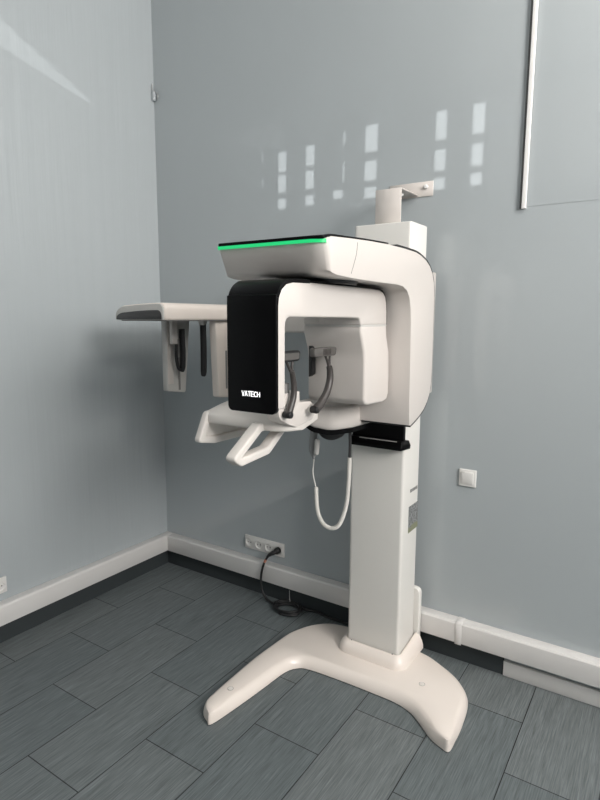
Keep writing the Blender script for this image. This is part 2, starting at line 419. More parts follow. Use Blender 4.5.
from mathutils.geometry import tessellate_polygon
for r in (rings[-1], rings[0]):
    for t in tessellate_polygon([[Vector((v.co.x, v.co.y, 0)) for v in r]]): bm.faces.new([r[i] for i in t])
base = finish(bm, 'floor_stand', M['warm'], X, sharp=60)
mkprism('stand_shadow_plate', M['mblack'], inset(out2, sg * 0.002), 'z', 0.0, 0.0045, base)  # black foot plate draws the shadow line under the stand's edge
for x, y in ((1.239, -0.828), (1.910, -0.347)):
    mkcyl('bolt_cap', M['chin'], (x, y, 0.0495), (0, 0, 1), 0.012, 0.011, 0.0022, base, 0.0006)
    bmr = bmesh.new(); tube(bmr, [(x + 0.0125 * math.cos(t), y + 0.0125 * math.sin(t), 0.0502) for t in [2 * PI * q / 24 for q in range(24)]], 0.0006, 6, closed=True)
    finish(bmr, 'cap_seam', M['pad'], base)

# collar round the foot of the column: flared skirt, open at the back
bm = bmesh.new()
def U(off, z, zb):
    x0, x1, y0, y1 = 1.508 - off, 1.770 + off, -0.285 - off, -0.085
    p = [(x0, y1), (x0, y0), (x1, y0), (x1, y1)]
    r = 0.018 + off
    o_ = [(p[0][0], p[0][1], zb)]
    for c, a0 in (((x0 + r, y0 + r), PI), ((x1 - r, y0 + r), 1.5 * PI)):
        for q in range(7):
            a = a0 + q / 6 * PI / 2
            o_.append((c[0] + r * math.cos(a), c[1] + r * math.sin(a), z))
    o_.append((p[3][0], p[3][1], zb))
    return [bm.verts.new(v) for v in o_]
R = [U(0.044, 0.049, 0.049), U(0.043, 0.062, 0.066), U(0.037, 0.078, 0.086), U(0.026, 0.092, 0.108), U(0.014, 0.101, 0.122), U(0.009, 0.103, 0.125), U(0.004, 0.101, 0.123), U(0.001, 0.09, 0.10), U(0.001, 0.049, 0.049)]
for r0, r1 in zip(R, R[1:]):
    for i in range(len(r0) - 1): bm.faces.new((r0[i], r0[i + 1], r1[i + 1], r1[i]))
bm.faces.new([r[0] for r in R]); bm.faces.new([r[-1] for r in R][::-1])
collar = finish(bm, 'base_collar', M['warm'], X, sharp=60)
for x, y, ax in ((1.535, -0.2925, (0, -1, 0)), (1.745, -0.2925, (0, -1, 0)), (1.778, -0.14, (1, 0, 0))):
    mkcyl('screw', M['dgrey'], (x, y, 0.1005), (0, 0, 1), 0.004, 0.003, 0.003, collar, segs=10)

# column
colp = rnd([(1.508, -0.110), (1.508, -0.285), (1.770, -0.285), (1.770, -0.110)], [0.006, 0.016, 0.016, 0.006], 5)
column = mkprism('column', M['col'], colp, 'z', 0.050, 2.008, X, bevel=0.008, seg=3, ang=60)
mkbox('rear_guide', M['col'], (1.515, 1.752, -0.110, -0.070, 0.050, 1.99), X, bevel=0.004)
bm = bmesh.new(); prism(bm, rnd([(1.53, 0.05), (1.53, 0.345), (1.789, 0.345), (1.789, 0.05)], [0, .03, .03, 0], 5), 'y', -0.095, -0.062)
finish(bm, 'rear_cover', M['col'], X, bevel=0.003)
mkbox('serial_label', M['label_small'], (1.7698, 1.7708, -0.206, -0.122, 0.845, 0.860), column, smooth=False, origin=(1.77, -0.16, 0.0))
lb = mkbox('rating_label', M['label_big'], (1.7698, 1.7708, -0.216, -0.104, 0.658, 0.782), column, smooth=False, origin=(1.77, -0.16, 0.0))
lb['label'] = 'grey printed rating plate with greenish lower edge'
# sliding carriage behind the arm
mkbox('carriage', M['white'], (1.512, 1.806, -0.2795, -0.075, 1.285, 1.815), X, bevel=0.006)

# main arm: a C in profile (y, z), 38 cm wide
outer_top = [(-1.163, 1.8305), (-1.120, 1.842), (-1.010, 1.849), (-0.880, 1.8555), (-0.738, 1.860), (-0.60, 1.8595), (-0.50, 1.857), (-0.450, 1.850), (-0.400, 1.8375), (-0.355, 1.818), (-0.322, 1.790), (-0.302, 1.755), (-0.293, 1.70), (-0.290, 1.60), (-0.289, 1.45), (-0.289, 1.40), (-0.293, 1.355), (-0.305, 1.315), (-0.330, 1.282), (-0.365, 1.256), (-0.410, 1.236), (-0.460, 1.220), (-0.500, 1.210)]
inner = [(-0.512, 1.212), (-0.518, 1.30), (-0.524, 1.50), (-0.528, 1.60), (-0.536, 1.655), (-0.550, 1.693), (-0.575, 1.717), (-0.612, 1.729), (-0.66, 1.733), (-0.78, 1.7335), (-0.90, 1.7345), (-1.00, 1.736), (-1.085, 1.7395), (-1.114, 1.7445), (-1.126, 1.7545)]
prof = outer_top + inner
bm = bmesh.new()
NX = [1.50, 1.88]
prism(bm, prof, 'x', *NX)
bmesh.ops.recalc_face_normals(bm, faces=bm.faces)
# round the two upright front corners of the beam
front = [e for e in bm.edges if len(e.link_faces) == 2 and e.calc_face_angle(0) > 1.0 and all(v.co.y < -1.12 and 1.74 < v.co.z < 1.835 for v in e.verts) and abs(e.verts[0].co.x - e.verts[1].co.x) < 1e-6]
for side, off in ((1.50, 0.012), (1.88, 0.055)):
    ed_ = [e for e in bm.edges if e.is_valid and abs(e.verts[0].co.x - side) < 1e-5 and abs(e.verts[1].co.x - side) < 1e-5 and all(v.co.y < -1.12 and 1.74 < v.co.z < 1.835 for v in e.verts) and len(e.link_faces) == 2 and e.calc_face_angle(0) > 1.0 and any(abs(f.normal.x) < 0.5 and f.normal.y < -0.8 for f in e.link_faces)]
    bmesh.ops.bevel(bm, geom=ed_, offset=off, segments=7, profile=0.5, affect='EDGES')
arm = finish(bm, 'gantry_arm', M['white'], X, bevel=0.007, seg=4, ang=50)

def band(name, path, th0, x0, x1, m, parent, bevel=0.001, depth=0.006, corners=()):
    """strip lying on the outside of a (y,z) path"""
    P = [Vector(p) for p in path]; n = len(P)
    up = []
    for i in range(n):
        t = (P[min(i + 1, n - 1)] - P[max(i - 1, 0)]).normalized(); nrm = Vector((-t.y, t.x))
        th = th0[i] if hasattr(th0, '__len__') else th0
        up.append((P[i] + nrm * th, P[i] - nrm * depth))
    bm = bmesh.new(); prism(bm, [tuple(a) for a, b in up] + [tuple(b) for a, b in up[::-1]], 'x', x0, x1)
    for side, off in corners:
        ed_ = [e for e in bm.edges if all(abs(v.co.x - side) < 1e-5 and v.co.y < -1.155 for v in e.verts) and abs(e.verts[0].co.z - e.verts[1].co.z) > 0.004]
        bmesh.ops.bevel(bm, geom=ed_, offset=off, segments=7, profile=0.5, affect='EDGES', clamp_overlap=False)
    return finish(bm, name, m, parent, bevel=bevel, seg=2, ang=60)
fine = [tuple(p) for p in catmull([(p[0], p[1], 0) for p in outer_top], 4)]
fine = [(p[0], p[1]) for p in fine]
lidp = [p for p in fine if p[0] < -0.735 and p[1] > 1.6]
lidp = [p for p in fine[:fine.index(lidp[-1]) + 1]]
i0 = len(lidp)
th = [0.0080 - 0.0025 * min(1, i / (len(lidp) * 0.45)) for i in range(len(lidp))]
lid_bm_path = [(-1.167, 1.8335)] + [(p[0], p[1]) for p in lidp[1:]]
lid = band('top_cover', lid_bm_path, th, 1.503, 1.8785, M['black'], arm, depth=0.001, corners=((1.503, 0.012), (1.8785, 0.055)))
band('edge_trim', fine[i0 + 1:], 0.0080, 1.503, 1.8785, M['mblack'], arm)
# green status light along the beam's front top edge
bm = bmesh.new()
pl = rnd([(1.512, -1.08), (1.4985, -1.1635), (1.8815, -1.1635), (1.8815, -1.060)], [0, .010, .06, 0], 10)
path = [(1.4985, -1.150), *pl[1:-4]]
pa = [bm.verts.new((x, y - 0.0010, 1.8232)) for x, y in path]; pb = [bm.verts.new((x, y - 0.0018, 1.8335)) for x, y in path]
qa = [bm.verts.new((x + (0.01 if x < 1.69 else -0.01), y + 0.012, 1.8232)) for x, y in path]; qb = [bm.verts.new((x + (0.01 if x < 1.69 else -0.01), y + 0.012, 1.8335)) for x, y in path]
for i in range(len(path) - 1):
    bm.faces.new((pa[i], pa[i + 1], pb[i + 1], pb[i])); bm.faces.new((qa[i + 1], qa[i], qb[i], qb[i + 1]))
    bm.faces.new((pa[i + 1], pa[i], qa[i], qa[i + 1])); bm.faces.new((pb[i], pb[i + 1], qb[i + 1], qb[i]))
bm.faces.new((pa[0], pb[0], qb[0], qa[0])); bm.faces.new((pa[-1], qa[-1], qb[-1], pb[-1]))
led = finish(bm, 'status_light', M['led'], arm, sharp=40); led['label'] = 'glowing green light strip'
# hairline seam across the beam's side
mktube('panel_seam', M['mgrey'], catmull([(1.8802, -0.963, 1.842), (1.8802, -0.968, 1.81), (1.8802, -0.985, 1.775), (1.8802, -1.000, 1.748)], 5), 0.0010, arm, segs=6)

# rotary joint between arm and rotor
mkcyl('rotary_joint', M['mblack'], (1.70, -0.90, 1.724), (0, 0, 1), 0.13, 0.14, 0.019, X, 0.002, 48)

# rotor: inverted U in profile, x from 1.632 to 1.80
def offset_poly(pts, d): return inset(pts, d)
rot_out = [(-1.262, 1.365), (-1.262, 1.650), (-1.257, 1.675), (-1.244, 1.696), (-1.222, 1.711), (-1.190, 1.7175), (-1.10, 1.7195), (-0.90, 1.7205), (-0.70, 1.7195), (-0.63, 1.717), (-0.600, 1.710), (-0.580, 1.695), (-0.571, 1.672), (-0.566, 1.640), (-0.564, 1.593)]
rot_in = [(-0.776, 1.593), (-0.778, 1.606), (-0.785, 1.614), (-0.795, 1.617), (-0.90, 1.6185), (-1.10, 1.619), (-1.205, 1.619), (-1.217, 1.615), (-1.2235, 1.605), (-1.226, 1.59), (-1.226, 1.365)]
bm = bmesh.new(); prism(bm, rot_out + rot_in, 'x', 1.632, 1.800)
rotor = finish(bm, 'rotor_arch', M['white'], X, bevel=0.006, seg=3, ang=55)
# rear-leg head is wider than the arch on the hidden side
bm = bmesh.new(); prism(bm, rnd([(-0.776, 1.593), (-0.776, 1.617), (-0.735, 1.70), (-0.575, 1.70), (-0.566, 1.593)], [0, .01, .03, .02, 0], 4), 'x', 1.565, 1.64)
finish(bm, 'rotor_shoulder', M['white'], X, bevel=0.008, seg=3, ang=55)
# black shell over front, top and back of the arch
fp = [tuple(p) for p in catmull([(p[0], p[1], 0) for p in rot_out], 3)]
shell = [(p[0], p[1]) for p in fp]
shell[0] = (-1.262, 1.362)
band('arch_shell', [p for p in shell if p[0] > -1.215], 0.006, 1.629, 1.797, M['black'], X)
def front_shell():
    P = [Vector(p) for p in shell if p[0] < -1.10]
    n = len(P); pts = []
    o_, i_ = [], []
    for i in range(n):
        t = (P[min(i + 1, n - 1)] - P[max(i - 1, 0)]).normalized(); nrm = Vector((-t.y, t.x))
        o_.append(P[i] + nrm * 0.0085); i_.append(P[i] - nrm * 0.005)
    o_[0].y = i_[0].y = 1.352
    bm = bmesh.new(); prism(bm, [tuple(a) for a in o_] + [tuple(a) for a in i_[::-1]], 'x', 1.628, 1.799)
    bmesh.ops.recalc_face_normals(bm, faces=bm.faces)
    low_e = [e for e in bm.edges if all(abs(v.co.z - 1.352) < 1e-4 for v in e.verts) and abs(e.verts[0].co.x - e.verts[1].co.x) < 1e-5]
    bmesh.ops.bevel(bm, geom=low_e, offset=0.016, segments=6, profile=0.5, affect='EDGES')
    return finish(bm, 'front_panel', M['black'], X, bevel=0.003, seg=3, ang=50)
fpan = front_shell(); fpan['label'] = 'glossy black front panel'
# lit lettering on the black panel
def letters(word, x0, z0, w, h, y, parent, m):
    st = 0.0019
    glyph = {'V': [[(0, 1), (.5, 0), (1, 1)]], 'A': [[(0, 0), (.5, 1), (1, 0)], [(.25, .35), (.75, .35)]], 'T': [[(0, 1), (1, 1)], [(.5, 1), (.5, 0)]],
             'E': [[(1, 1), (0, 1), (0, 0), (1, 0)], [(0, .5), (.9, .5)]], 'C': [[(1, .95), (.5, 1), (.1, .85), (0, .5), (.1, .15), (.5, 0), (1, .05)]],
             'H': [[(0, 0), (0, 1)], [(1, 0), (1, 1)], [(0, .5), (1, .5)]]}
    n = len(word); cw = w / n; gw = cw * 0.74
    bm = bmesh.new()
    for i, ch in enumerate(word):
        for line in glyph[ch]:
            for a, b in zip(line, line[1:]):
                A = Vector((x0 + i * cw + a[0] * gw, z0 + a[1] * h)); B = Vector((x0 + i * cw + b[0] * gw, z0 + b[1] * h))
                d = (B - A).normalized(); q = Vector((-d.y, d.x)) * st / 2; A = A - d * st / 2; B = B + d * st / 2
                prism(bm, [tuple(A + q), tuple(B + q), tuple(B - q), tuple(A - q)], 'y', y, y + 0.0012)
    me = bpy.data.meshes.new('brand_lettering'); bmesh.ops.recalc_face_normals(bm, faces=bm.faces); bm.to_mesh(me); bm.free()
    o = bpy.data.objects.new('lettering', me); COL.objects.link(o); me.materials.append(m); o.parent = parent
    o.matrix_parent_inverse = world(parent).inverted()
    return o
lt = letters('VATECH', 1.680, 1.3985, 0.066, 0.0130, -1.2713, fpan, M['logo']); lt['label'] = 'glowing white lettering reading VATECH'

# detector leg under the arch's rear end
det_side = [(-0.774, 1.5918), (-0.770, 1.565), (-0.758, 1.535), (-0.744, 1.500), (-0.738, 1.470), (-0.738, 1.333), (-0.728, 1.314), (-0.705, 1.307), (-0.575, 1.303), (-0.546, 1.310), (-0.532, 1.333), (-0.530, 1.40), (-0.536, 1.490), (-0.548, 1.520), (-0.561, 1.555), (-0.564, 1.5918)]
bm = bmesh.new(); prism(bm, det_side, 'x', 1.562, 1.800)
bmesh.ops.recalc_face_normals(bm, faces=bm.faces)
cor = [e for e in bm.edges if e.calc_face_angle(0) < 0.9 and abs(e.verts[0].co.x - e.verts[1].co.x) > .1]
det = finish(bm, 'detector', M['white'], X, bevel=0.010, seg=4, ang=60)
mkbox('detector_seam', M['lgrey'], (1.575, 1.7985, -0.7735, -0.566, 1.587, 1.595), det, smooth=False)
bm = bmesh.new(); prism(bm, rnd([(1.584, 1.402), (1.600, 1.413), (1.600, 1.505), (1.593, 1.516), (1.584, 1.516)], [0, .006, .004, .003, 0], 3), 'y', -0.7655, -0.742)
finish(bm, 'sensor_window', M['mblack'], det, bevel=0.001, seg=1)

# lower arm with its rounded bowl and the black tray under it
plan = rnd([(1.41, -0.40), (1.41, -0.55), (1.440, -0.690), (1.545, -0.690), (1.630, -0.655), (1.666, -0.560), (1.678, -0.40)], [.01, .04, .04, .06, .07, .06, .01], 7)
bm = bmesh.new()
cxp, cyp = 1.545, -0.50
def hull(x): return 0.062 * max(0.0, min(1.0, (1.585 - x) / 0.13)) ** 1.4
rings = []
for s_, z in ((0.80, 1.178), (0.92, 1.183), (0.985, 1.197), (1.0, 1.216), (1.0, 1.240), (0.985, 1.262), (0.95, 1.275), (0.90, 1.277), (0.78, 1.268), (0.62, 1.256)):
    rings.append([bm.verts.new((cxp + (p[0] - cxp) * s_, cyp + (p[1] - cyp) * s_, z + hull(cxp + (p[0] - cxp) * s_) * (1.277 - z) / 0.1)) for p in plan])
for r0, r1 in zip(rings, rings[1:]):
    for i in range(len(plan)): bm.faces.new((r0[i], r0[(i + 1) % len(plan)], r1[(i + 1) % len(plan)], r1[i]))
bm.faces.new(rings[0][::-1]); bm.faces.new(rings[-1])
low = finish(bm, 'lower_arm', M['white'], X, sharp=70)
planb = [(1.545 + (p[0] - 1.545) * 0.95, -0.50 + (p[1] + 0.50) * 0.95) for p in plan]
bm = bmesh.new()
ra = [bm.verts.new((p[0], p[1], 1.167 + hull(p[0]))) for p in planb]; rb = [bm.verts.new((p[0], p[1], 1.186 + hull(p[0]))) for p in planb]
for i in range(len(planb)): bm.faces.new((ra[i], ra[(i + 1) % len(planb)], rb[(i + 1) % len(planb)], rb[i]))
for r in (ra, rb):
    for t in tessellate_polygon([[Vector((v.co.x, v.co.y, 0)) for v in r]]): bm.faces.new([r[i] for i in t])
finish(bm, 'lower_trim', M['black'], low)
mkprism('chin_strut', M['black'], rnd([(1.44, -0.60), (1.46, -0.88), (1.53, -0.88), (1.57, -0.62)], .02, 4), 'z', 1.226, 1.262, X, bevel=0.008)

# black shelf block in front of the column
bm = bmesh.new(); box(bm, 1.531, 1.774, -0.312, -0.2865, 1.090, 1.212)
sh = finish(bm, 'carriage_block', M['black'], X, bevel=0.004)
bm = bmesh.new()
lo = [bm.verts.new((x, y, z)) for x, y, z in ((1.512, -0.288, 1.066), (1.530, -0.340, 1.062), (1.776, -0.340, 1.062), (1.797, -0.288, 1.066))]
mi = [bm.verts.new((x, y, z)) for x, y, z in ((1.512, -0.288, 1.080), (1.528, -0.342, 1.076), (1.778, -0.342, 1.076), (1.799, -0.288, 1.082))]
hi = [bm.verts.new((x, y, z)) for x, y, z in ((1.516, -0.288, 1.100), (1.534, -0.326, 1.100), (1.772, -0.326, 1.100), (1.790, -0.288, 1.103))]
for A, B in ((lo, mi), (mi, hi)):
    for i in range(4): bm.faces.new((A[i], A[(i + 1) % 4], B[(i + 1) % 4], B[i]))
bm.faces.new(lo[::-1]); bm.faces.new(hi)
finish(bm, 'shelf_lip', M['black'], sh, bevel=0.002, seg=2)
mkbox('shelf_highlight', M['lgrey'], (1.575, 1.752, -0.3300, -0.3275, 1.0965, 1.0995), sh, smooth=False)  # pale strip stands in for the highlight along the shelf

# chin rest: sloped slab with two hanging grip loops
bm = bmesh.new()
secs = []
def slab_sec(x, zt, yb, yf=-1.0, th=0.036, lift=0.0):
    return [bm.verts.new((x, y, z)) for y, z in ((yf + 0.004, 1.236 + lift), (yf - 0.001, 1.246 + lift), (yf, 1.266 + lift), (yf + 0.008, 1.274 + lift), (yf + 0.09, zt - 0.012), (yb, zt), (yb, zt - 0.055), (yf + 0.04, 1.232 + lift))]
for (x, zt, yb, yf) in ((1.274, 1.300, -0.845, -0.996), (1.283, 1.306, -0.835, -1.001), (1.35, 1.310, -0.81, -1.004), (1.45, 1.312, -0.80, -1.005), (1.56, 1.313, -0.80, -1.004), (1.60, 1.313, -0.80, -0.996), (1.632, 1.312, -0.80, -0.972), (1.648, 1.310, -0.80, -0.935)):
    secs.append(slab_sec(x, zt, yb, yf))
for a, b in zip(secs, secs[1:]):
    for i in range(8): bm.faces.new((a[i], a[(i + 1) % 8], b[(i + 1) % 8], b[i]))
bm.faces.new(secs[0]); bm.faces.new(secs[-1][::-1])
chin = finish(bm, 'chin_rest', M['chin'], X, bevel=0.004, seg=2, ang=50, sharp=60)
# raised side block carrying the temple rods
bm = bmesh.new(); prism(bm, rnd([(-1.036, 1.286), (-1.050, 1.302), (-1.050, 1.372), (-0.928, 1.372), (-0.926, 1.334), (-0.855, 1.328), (-0.815, 1.296), (-0.845, 1.262), (-0.945, 1.250), (-0.985, 1.262)], [.01, .02, .006, .004, .004, .008, .012, .015, .02, .02], 4), 'x', 1.600, 1.652)
finish(bm, 'support_block', M['white'], chin, bevel=0.005, seg=3)
mkcyl('lock_screw', M['metal'], (1.545, -1.0035, 1.2535), (0, -1, 0), 0.007, 0.006, 0.004, chin, 0.001, 12)
mkbox('slot_mark', M['mgrey'], (1.515, 1.519, -1.007, -1.000, 1.258, 1.262), chin, smooth=False)
mkbox('bite_post', M['mgrey'], (1.628, 1.650, -1.010, -0.985, 1.350, 1.405), chin, bevel=0.003)
mkbox('release_button', M['lgrey'], (1.40, 1.43, -0.93, -0.90, 1.294, 1.304), chin, bevel=0.003)

def inset_poly(pts, d):
    """mitred inset of a polygon"""
    res = []; n = len(pts)
    for i in range(n):
        a, b, c = Vector(pts[i - 1]), Vector(pts[i]), Vector(pts[(i + 1) % n])
        t1 = (b - a).normalized(); t2 = (c - b).normalized()
        n1 = Vector((-t1.y, t1.x)); n2 = Vector((-t2.y, t2.x)); m_ = (n1 + n2).normalized()
        res.append(tuple(b + m_ * d / max(0.35, m_.dot(n1))))
    return res

def loop_handle(name, x, w, pts, r, web=None):
    """grip loop in the plane x = const: rounded strap swept round a closed (y,z) polygon"""
    outer = rnd(pts, r, 5)
    c = [sum(p[0] for p in outer) / len(outer), sum(p[1] for p in outer) / len(outer)]
    ar = sum(outer[i - 1][0] * outer[i][1] - outer[i][0] * outer[i - 1][1] for i in range(len(outer)))
    inn = rnd(inset_poly(pts, 0.028 if ar > 0 else -0.028), [q * 0.45 for q in r], 5)
    bm = bmesh.new(); n = len(outer)
    A = [bm.verts.new((x - w, *p)) for p in outer]; B = [bm.verts.new((x + w, *p)) for p in outer]
    C_ = [bm.verts.new((x - w, *p)) for p in inn]; D = [bm.verts.new((x + w, *p)) for p in inn]
    for i in range(n):
        j = (i + 1) % n
        bm.faces.new((A[i], A[j], B[j], B[i])); bm.faces.new((C_[j], C_[i], D[i], D[j]))
        bm.faces.new((A[j], A[i], C_[i], C_[j])); bm.faces.new((B[i], B[j], D[j], D[i]))
    return finish(bm, name, M['chin'], chin, bevel=0.006, seg=3, ang=60, sharp=60)
loop_handle('grip_handle', 1.535, 0.021, [(-1.02, 1.262), (-1.168, 1.166), (-1.122, 1.136), (-0.968, 1.148), (-0.80, 1.262)], [.02, .022, .02, .03, .02])
h2 = loop_handle('grip_handle', 1.286, 0.014, [(-0.999, 1.276), (-1.052, 1.170), (-0.962, 1.152), (-0.70, 1.152), (-0.78, 1.29)], [.025, .015, .01, .03, .02])
bm = bmesh.new(); prism(bm, [(-0.985, 1.262), (-1.030, 1.178), (-0.962, 1.165), (-0.715, 1.165), (-0.79, 1.28)], 'x', 1.279, 1.285)
finish(bm, 'grip_web', M['chin'], h2)

# temple supports: curved grey rods with forked tops and ribbed pads
def temple(x, path, fork, pad, inner, k=1.0):
    P = catmull([(x, *p) for p in path], 8); n = len(P)
    rad = [k * (0.0158 - 0.0050 * i / (n - 1)) for i in range(n)]
    ob = mktube('temple_support', M['rod'], P, rad, X, 14, 1.0, sharp=70)
    mkcyl('pivot_hub', M['mblack'], (x - 0.016, path[0][0], path[0][1]), (1, 0, 0), 0.0125, 0.0115, 0.030, ob, 0.003)
    for f in fork: mktube('fork_arm', M['rod'], catmull([(x, *p) for p in f], 5), 0.0048, ob, 10)
    (ya, yb, za, zb) = pad
    bm = bmesh.new(); prism(bm, rnd([(ya, za), (ya - 0.002, zb), (yb, zb), (yb - 0.006, za)], [.012, .012, .012, .015], 4), 'x', x - 0.014, x + 0.010)
    p = finish(bm, 'temple_pad', M['mblack'] if inner else M['pad'], ob, bevel=0.004, seg=2)
    if inner: mkprism('pad_lining', M['pad'], rnd([(ya + .01, za + .007), (ya + .01, zb - .007), (yb - .012, zb - .007), (yb - .014, za + .007)], .004, 3), 'x', x + 0.0095, x + 0.0115, ob)
    else:
        for q in range(6):
            yy = ya + 0.055 + q * 0.009
            mkbox('pad_rib', M['rod'], (x + 0.0095, x + 0.0112, yy, yy + 0.004, za + 0.005, zb - 0.005), ob, smooth=False)
    return ob
temple(1.672, [(-1.026, 1.306), (-1.010, 1.332), (-0.996, 1.362), (-0.993, 1.395), (-1.000, 1.430), (-1.006, 1.448)], [[(-1.006, 1.445), (-1.004, 1.470), (-0.998, 1.490)], [(-1.008, 1.440), (-1.030, 1.470), (-1.042, 1.490)]], (-1.085, -0.966, 1.478, 1.513), True, 0.78)
temple(1.690, [(-0.890, 1.306), (-0.855, 1.322), (-0.815, 1.355), (-0.793, 1.395), (-0.791, 1.430), (-0.797, 1.448)], [[(-0.797, 1.445), (-0.794, 1.470), (-0.791, 1.492)], [(-0.799, 1.442), (-0.812, 1.470), (-0.828, 1.492)]], (-0.908, -0.758, 1.486, 1.517), False)

# cephalometric arm and head on the left
mkbox('ceph_arm', M['white'], (0.66, 1.506, -0.172, -0.080, 1.543, 1.650), X, bevel=0.012)
hx0, hx1 = 0.376, 0.722
def arch_end(x0, x1, zb, zt, rl, rr):
    return [(x0, zb)] + [(x0 + rl - rl * math.cos(a), zt - 0.010 - (zt - 0.010 - zb) * 0.80 * (1 - math.sin(a))) for a in [PI / 2 * q / 8 for q in range(9)]] + [(x0 + rl + (x1 - rr - x0 - rl) * q / 6, zt - 0.010 + 0.010 * math.sin(PI / 2 * q / 6)) for q in range(1, 7)] + [(x1 - rr + rr * math.sin(a), zt - rr + rr * math.cos(a)) for a in [PI / 2 * q / 6 for q in range(1, 7)]] + [(x1, zb)]
endp = arch_end(hx0, hx1, 1.6025, 1.684, 0.07, 0.03)
head = mkprism('ceph_head', M['warm'], endp, 'y', -0.648, -0.125, X, bevel=0.010, seg=3, ang=60)
capp = arch_end(hx0 + 0.005, hx1 - 0.006, 1.6035, 1.679, 0.066, 0.028)
mkprism('end_cap', M['lgrey'], capp, 'y', -0.655, -0.640, head, bevel=0.004)
mkprism('end_window', M['dgrey'], arch_end(hx0 + 0.016, hx1 - 0.016, 1.606, 1.650, 0.07, 0.028), 'y', -0.6575, -0.650, head, bevel=0.001, seg=1)
mkprism('head_underside', M['mgrey'], [(hx0 + .02, -0.63), (hx1 - .01, -0.63), (hx1 - .01, -0.14), (hx0 + .02, -0.14)], 'z', 1.598, 1.6035, head)
# sensor panel at the far side, collimator panel at the near side
sp_ = mkprism('sensor_panel', M['lgrey'], rnd([(-0.388, 1.600), (-0.388, 1.222), (-0.252, 1.202), (-0.210, 1.600)], [0, .014, .014, 0], 5), 'x', 0.415, 0.452, X, bevel=0.006)
mkbox('sensor_slot', M['mgrey'], (0.4505, 0.4535, -0.308, -0.294, 1.222, 1.400), sp_, smooth=False)
mkbox('sensor_rail', M['white'], (0.451, 0.4545, -0.384, -0.345, 1.26, 1.595), sp_, bevel=0.002)
cp_ = mkprism('collimator_panel', M['warm'], rnd([(-0.266, 1.600), (-0.245, 1.192), (-0.130, 1.179), (-0.110, 1.600)], [0, .014, .014, 0], 5), 'x', 0.640, 0.690, X, bevel=0.008)
mkbox('collimator_slot', M['mgrey'], (0.6885, 0.6915, -0.192, -0.179, 1.235, 1.44), cp_, smooth=False)
# ear rods and nasion rest
def ear(x, y, zt, zb, w, name='ear_rod'):
    P = [(x, y, zt), (x, y + 0.002, zt - 0.08), (x, y + 0.003, (zt + zb) / 2), (x, y, zb + 0.03), (x, y - 0.005, zb)]
    o_ = mktube(name, M['mblack'], catmull(P, 4), [w] * 13 + [w * 0.9, w * .8, w * .65, w * .5], X, 12, 0.6)
    return o_
e1 = ear(0.585, -0.250, 1.600, 1.300, 0.020)
mkcyl('rod_mount', M['lgrey'], (0.585, -0.250, 1.575), (0, 0, 1), 0.018, 0.026, 0.026, e1, 0.002)
e2 = ear(0.500, -0.322, 1.555, 1.325, 0.019)
e3 = mktube('nasion_rest', M['mblack'], catmull([(0.49, -0.352, 1.50), (0.49, -0.358, 1.42), (0.49, -0.345, 1.35), (0.49, -0.320, 1.335)], 5), 0.009, X, 10)
mkbox('nasion_slide', M['white'], (0.478, 0.500, -0.390, -0.352, 1.475, 1.600), e3, bevel=0.003)

# ------------------------------------------------------------------ hand switch hanging under the arm
HS = empty('hand_switch', (1.40, -0.42, 1.0), 'grey hand switch with white coiled cord hanging beside the column', 'hand switch')
mkprism('switch_holder', M['dgrey'], [(1.394 + 0.062 + 0.062 * math.cos(a), 1.128 + 0.048 * math.sin(a)) for a in [PI + PI * q / 14 for q in range(15)]] + [(1.518, 1.178), (1.394, 1.178)], 'y', -0.395, -0.345, X, bevel=0.006)
mktube('switch_body', M['hgrey'], catmull([(1.418, -0.425, 1.160), (1.405, -0.43, 1.135), (1.400, -0.435, 1.08), (1.404, -0.44, 1.025), (1.408, -0.44, 0.998)], 6), [0.010] * 2 + [0.018] * 10 + [0.019] * 6 + [0.015, 0.013, 0.011, 0.009, 0.007, 0.006, 0.005], HS, 14, 0.8)
mktube('switch_button', M['lgrey'], catmull([(1.436, -0.458, 1.095), (1.437, -0.461, 1.06), (1.432, -0.459, 1.025)], 5), [0.007] + [0.011] * 9 + [0.007], HS, 12)
cordp = catmull([(1.408, -0.44, 1.000), (1.401, -0.43, 0.975), (1.391, -0.42, 0.930), (1.394, -0.412, 0.890), (1.4025, -0.41, 0.856)], 6)
mktube('thin_cord', M['cord'], cordp, 0.0028, HS, 8)
loopp = catmull([(1.4030, -0.41, 0.860), (1.4065, -0.41, 0.787), (1.418, -0.41, 0.733), (1.445, -0.41, 0.695), (1.482, -0.41, 0.684), (1.517, -0.41, 0.701), (1.542, -0.41, 0.748), (1.560, -0.41, 0.816), (1.5675, -0.41, 0.898), (1.5705, -0.41, 0.975), (1.5715, -0.41, 1.022)], 8)
# the coiled cord: fine ridges along its length
fine_path = []
for a, b in zip(loopp, loopp[1:]):
    for q in range(4): fine_path.append(a.lerp(b, q / 4))
fine_path.append(loopp[-1])
pl_ = mktube('cord_plug', M['dgrey'], catmull([(1.5715, -0.41, 1.018), (1.572, -0.41, 1.09), (1.568, -0.41, 1.166)], 5), 0.0065, HS, 10)
pl_['label'] = 'dark grey upper end of the cord'
mktube('coiled_cord', M['cord'], fine_path, [0.0098 if q % 2 else 0.0086 for q in range(len(fine_path))], HS, 10)

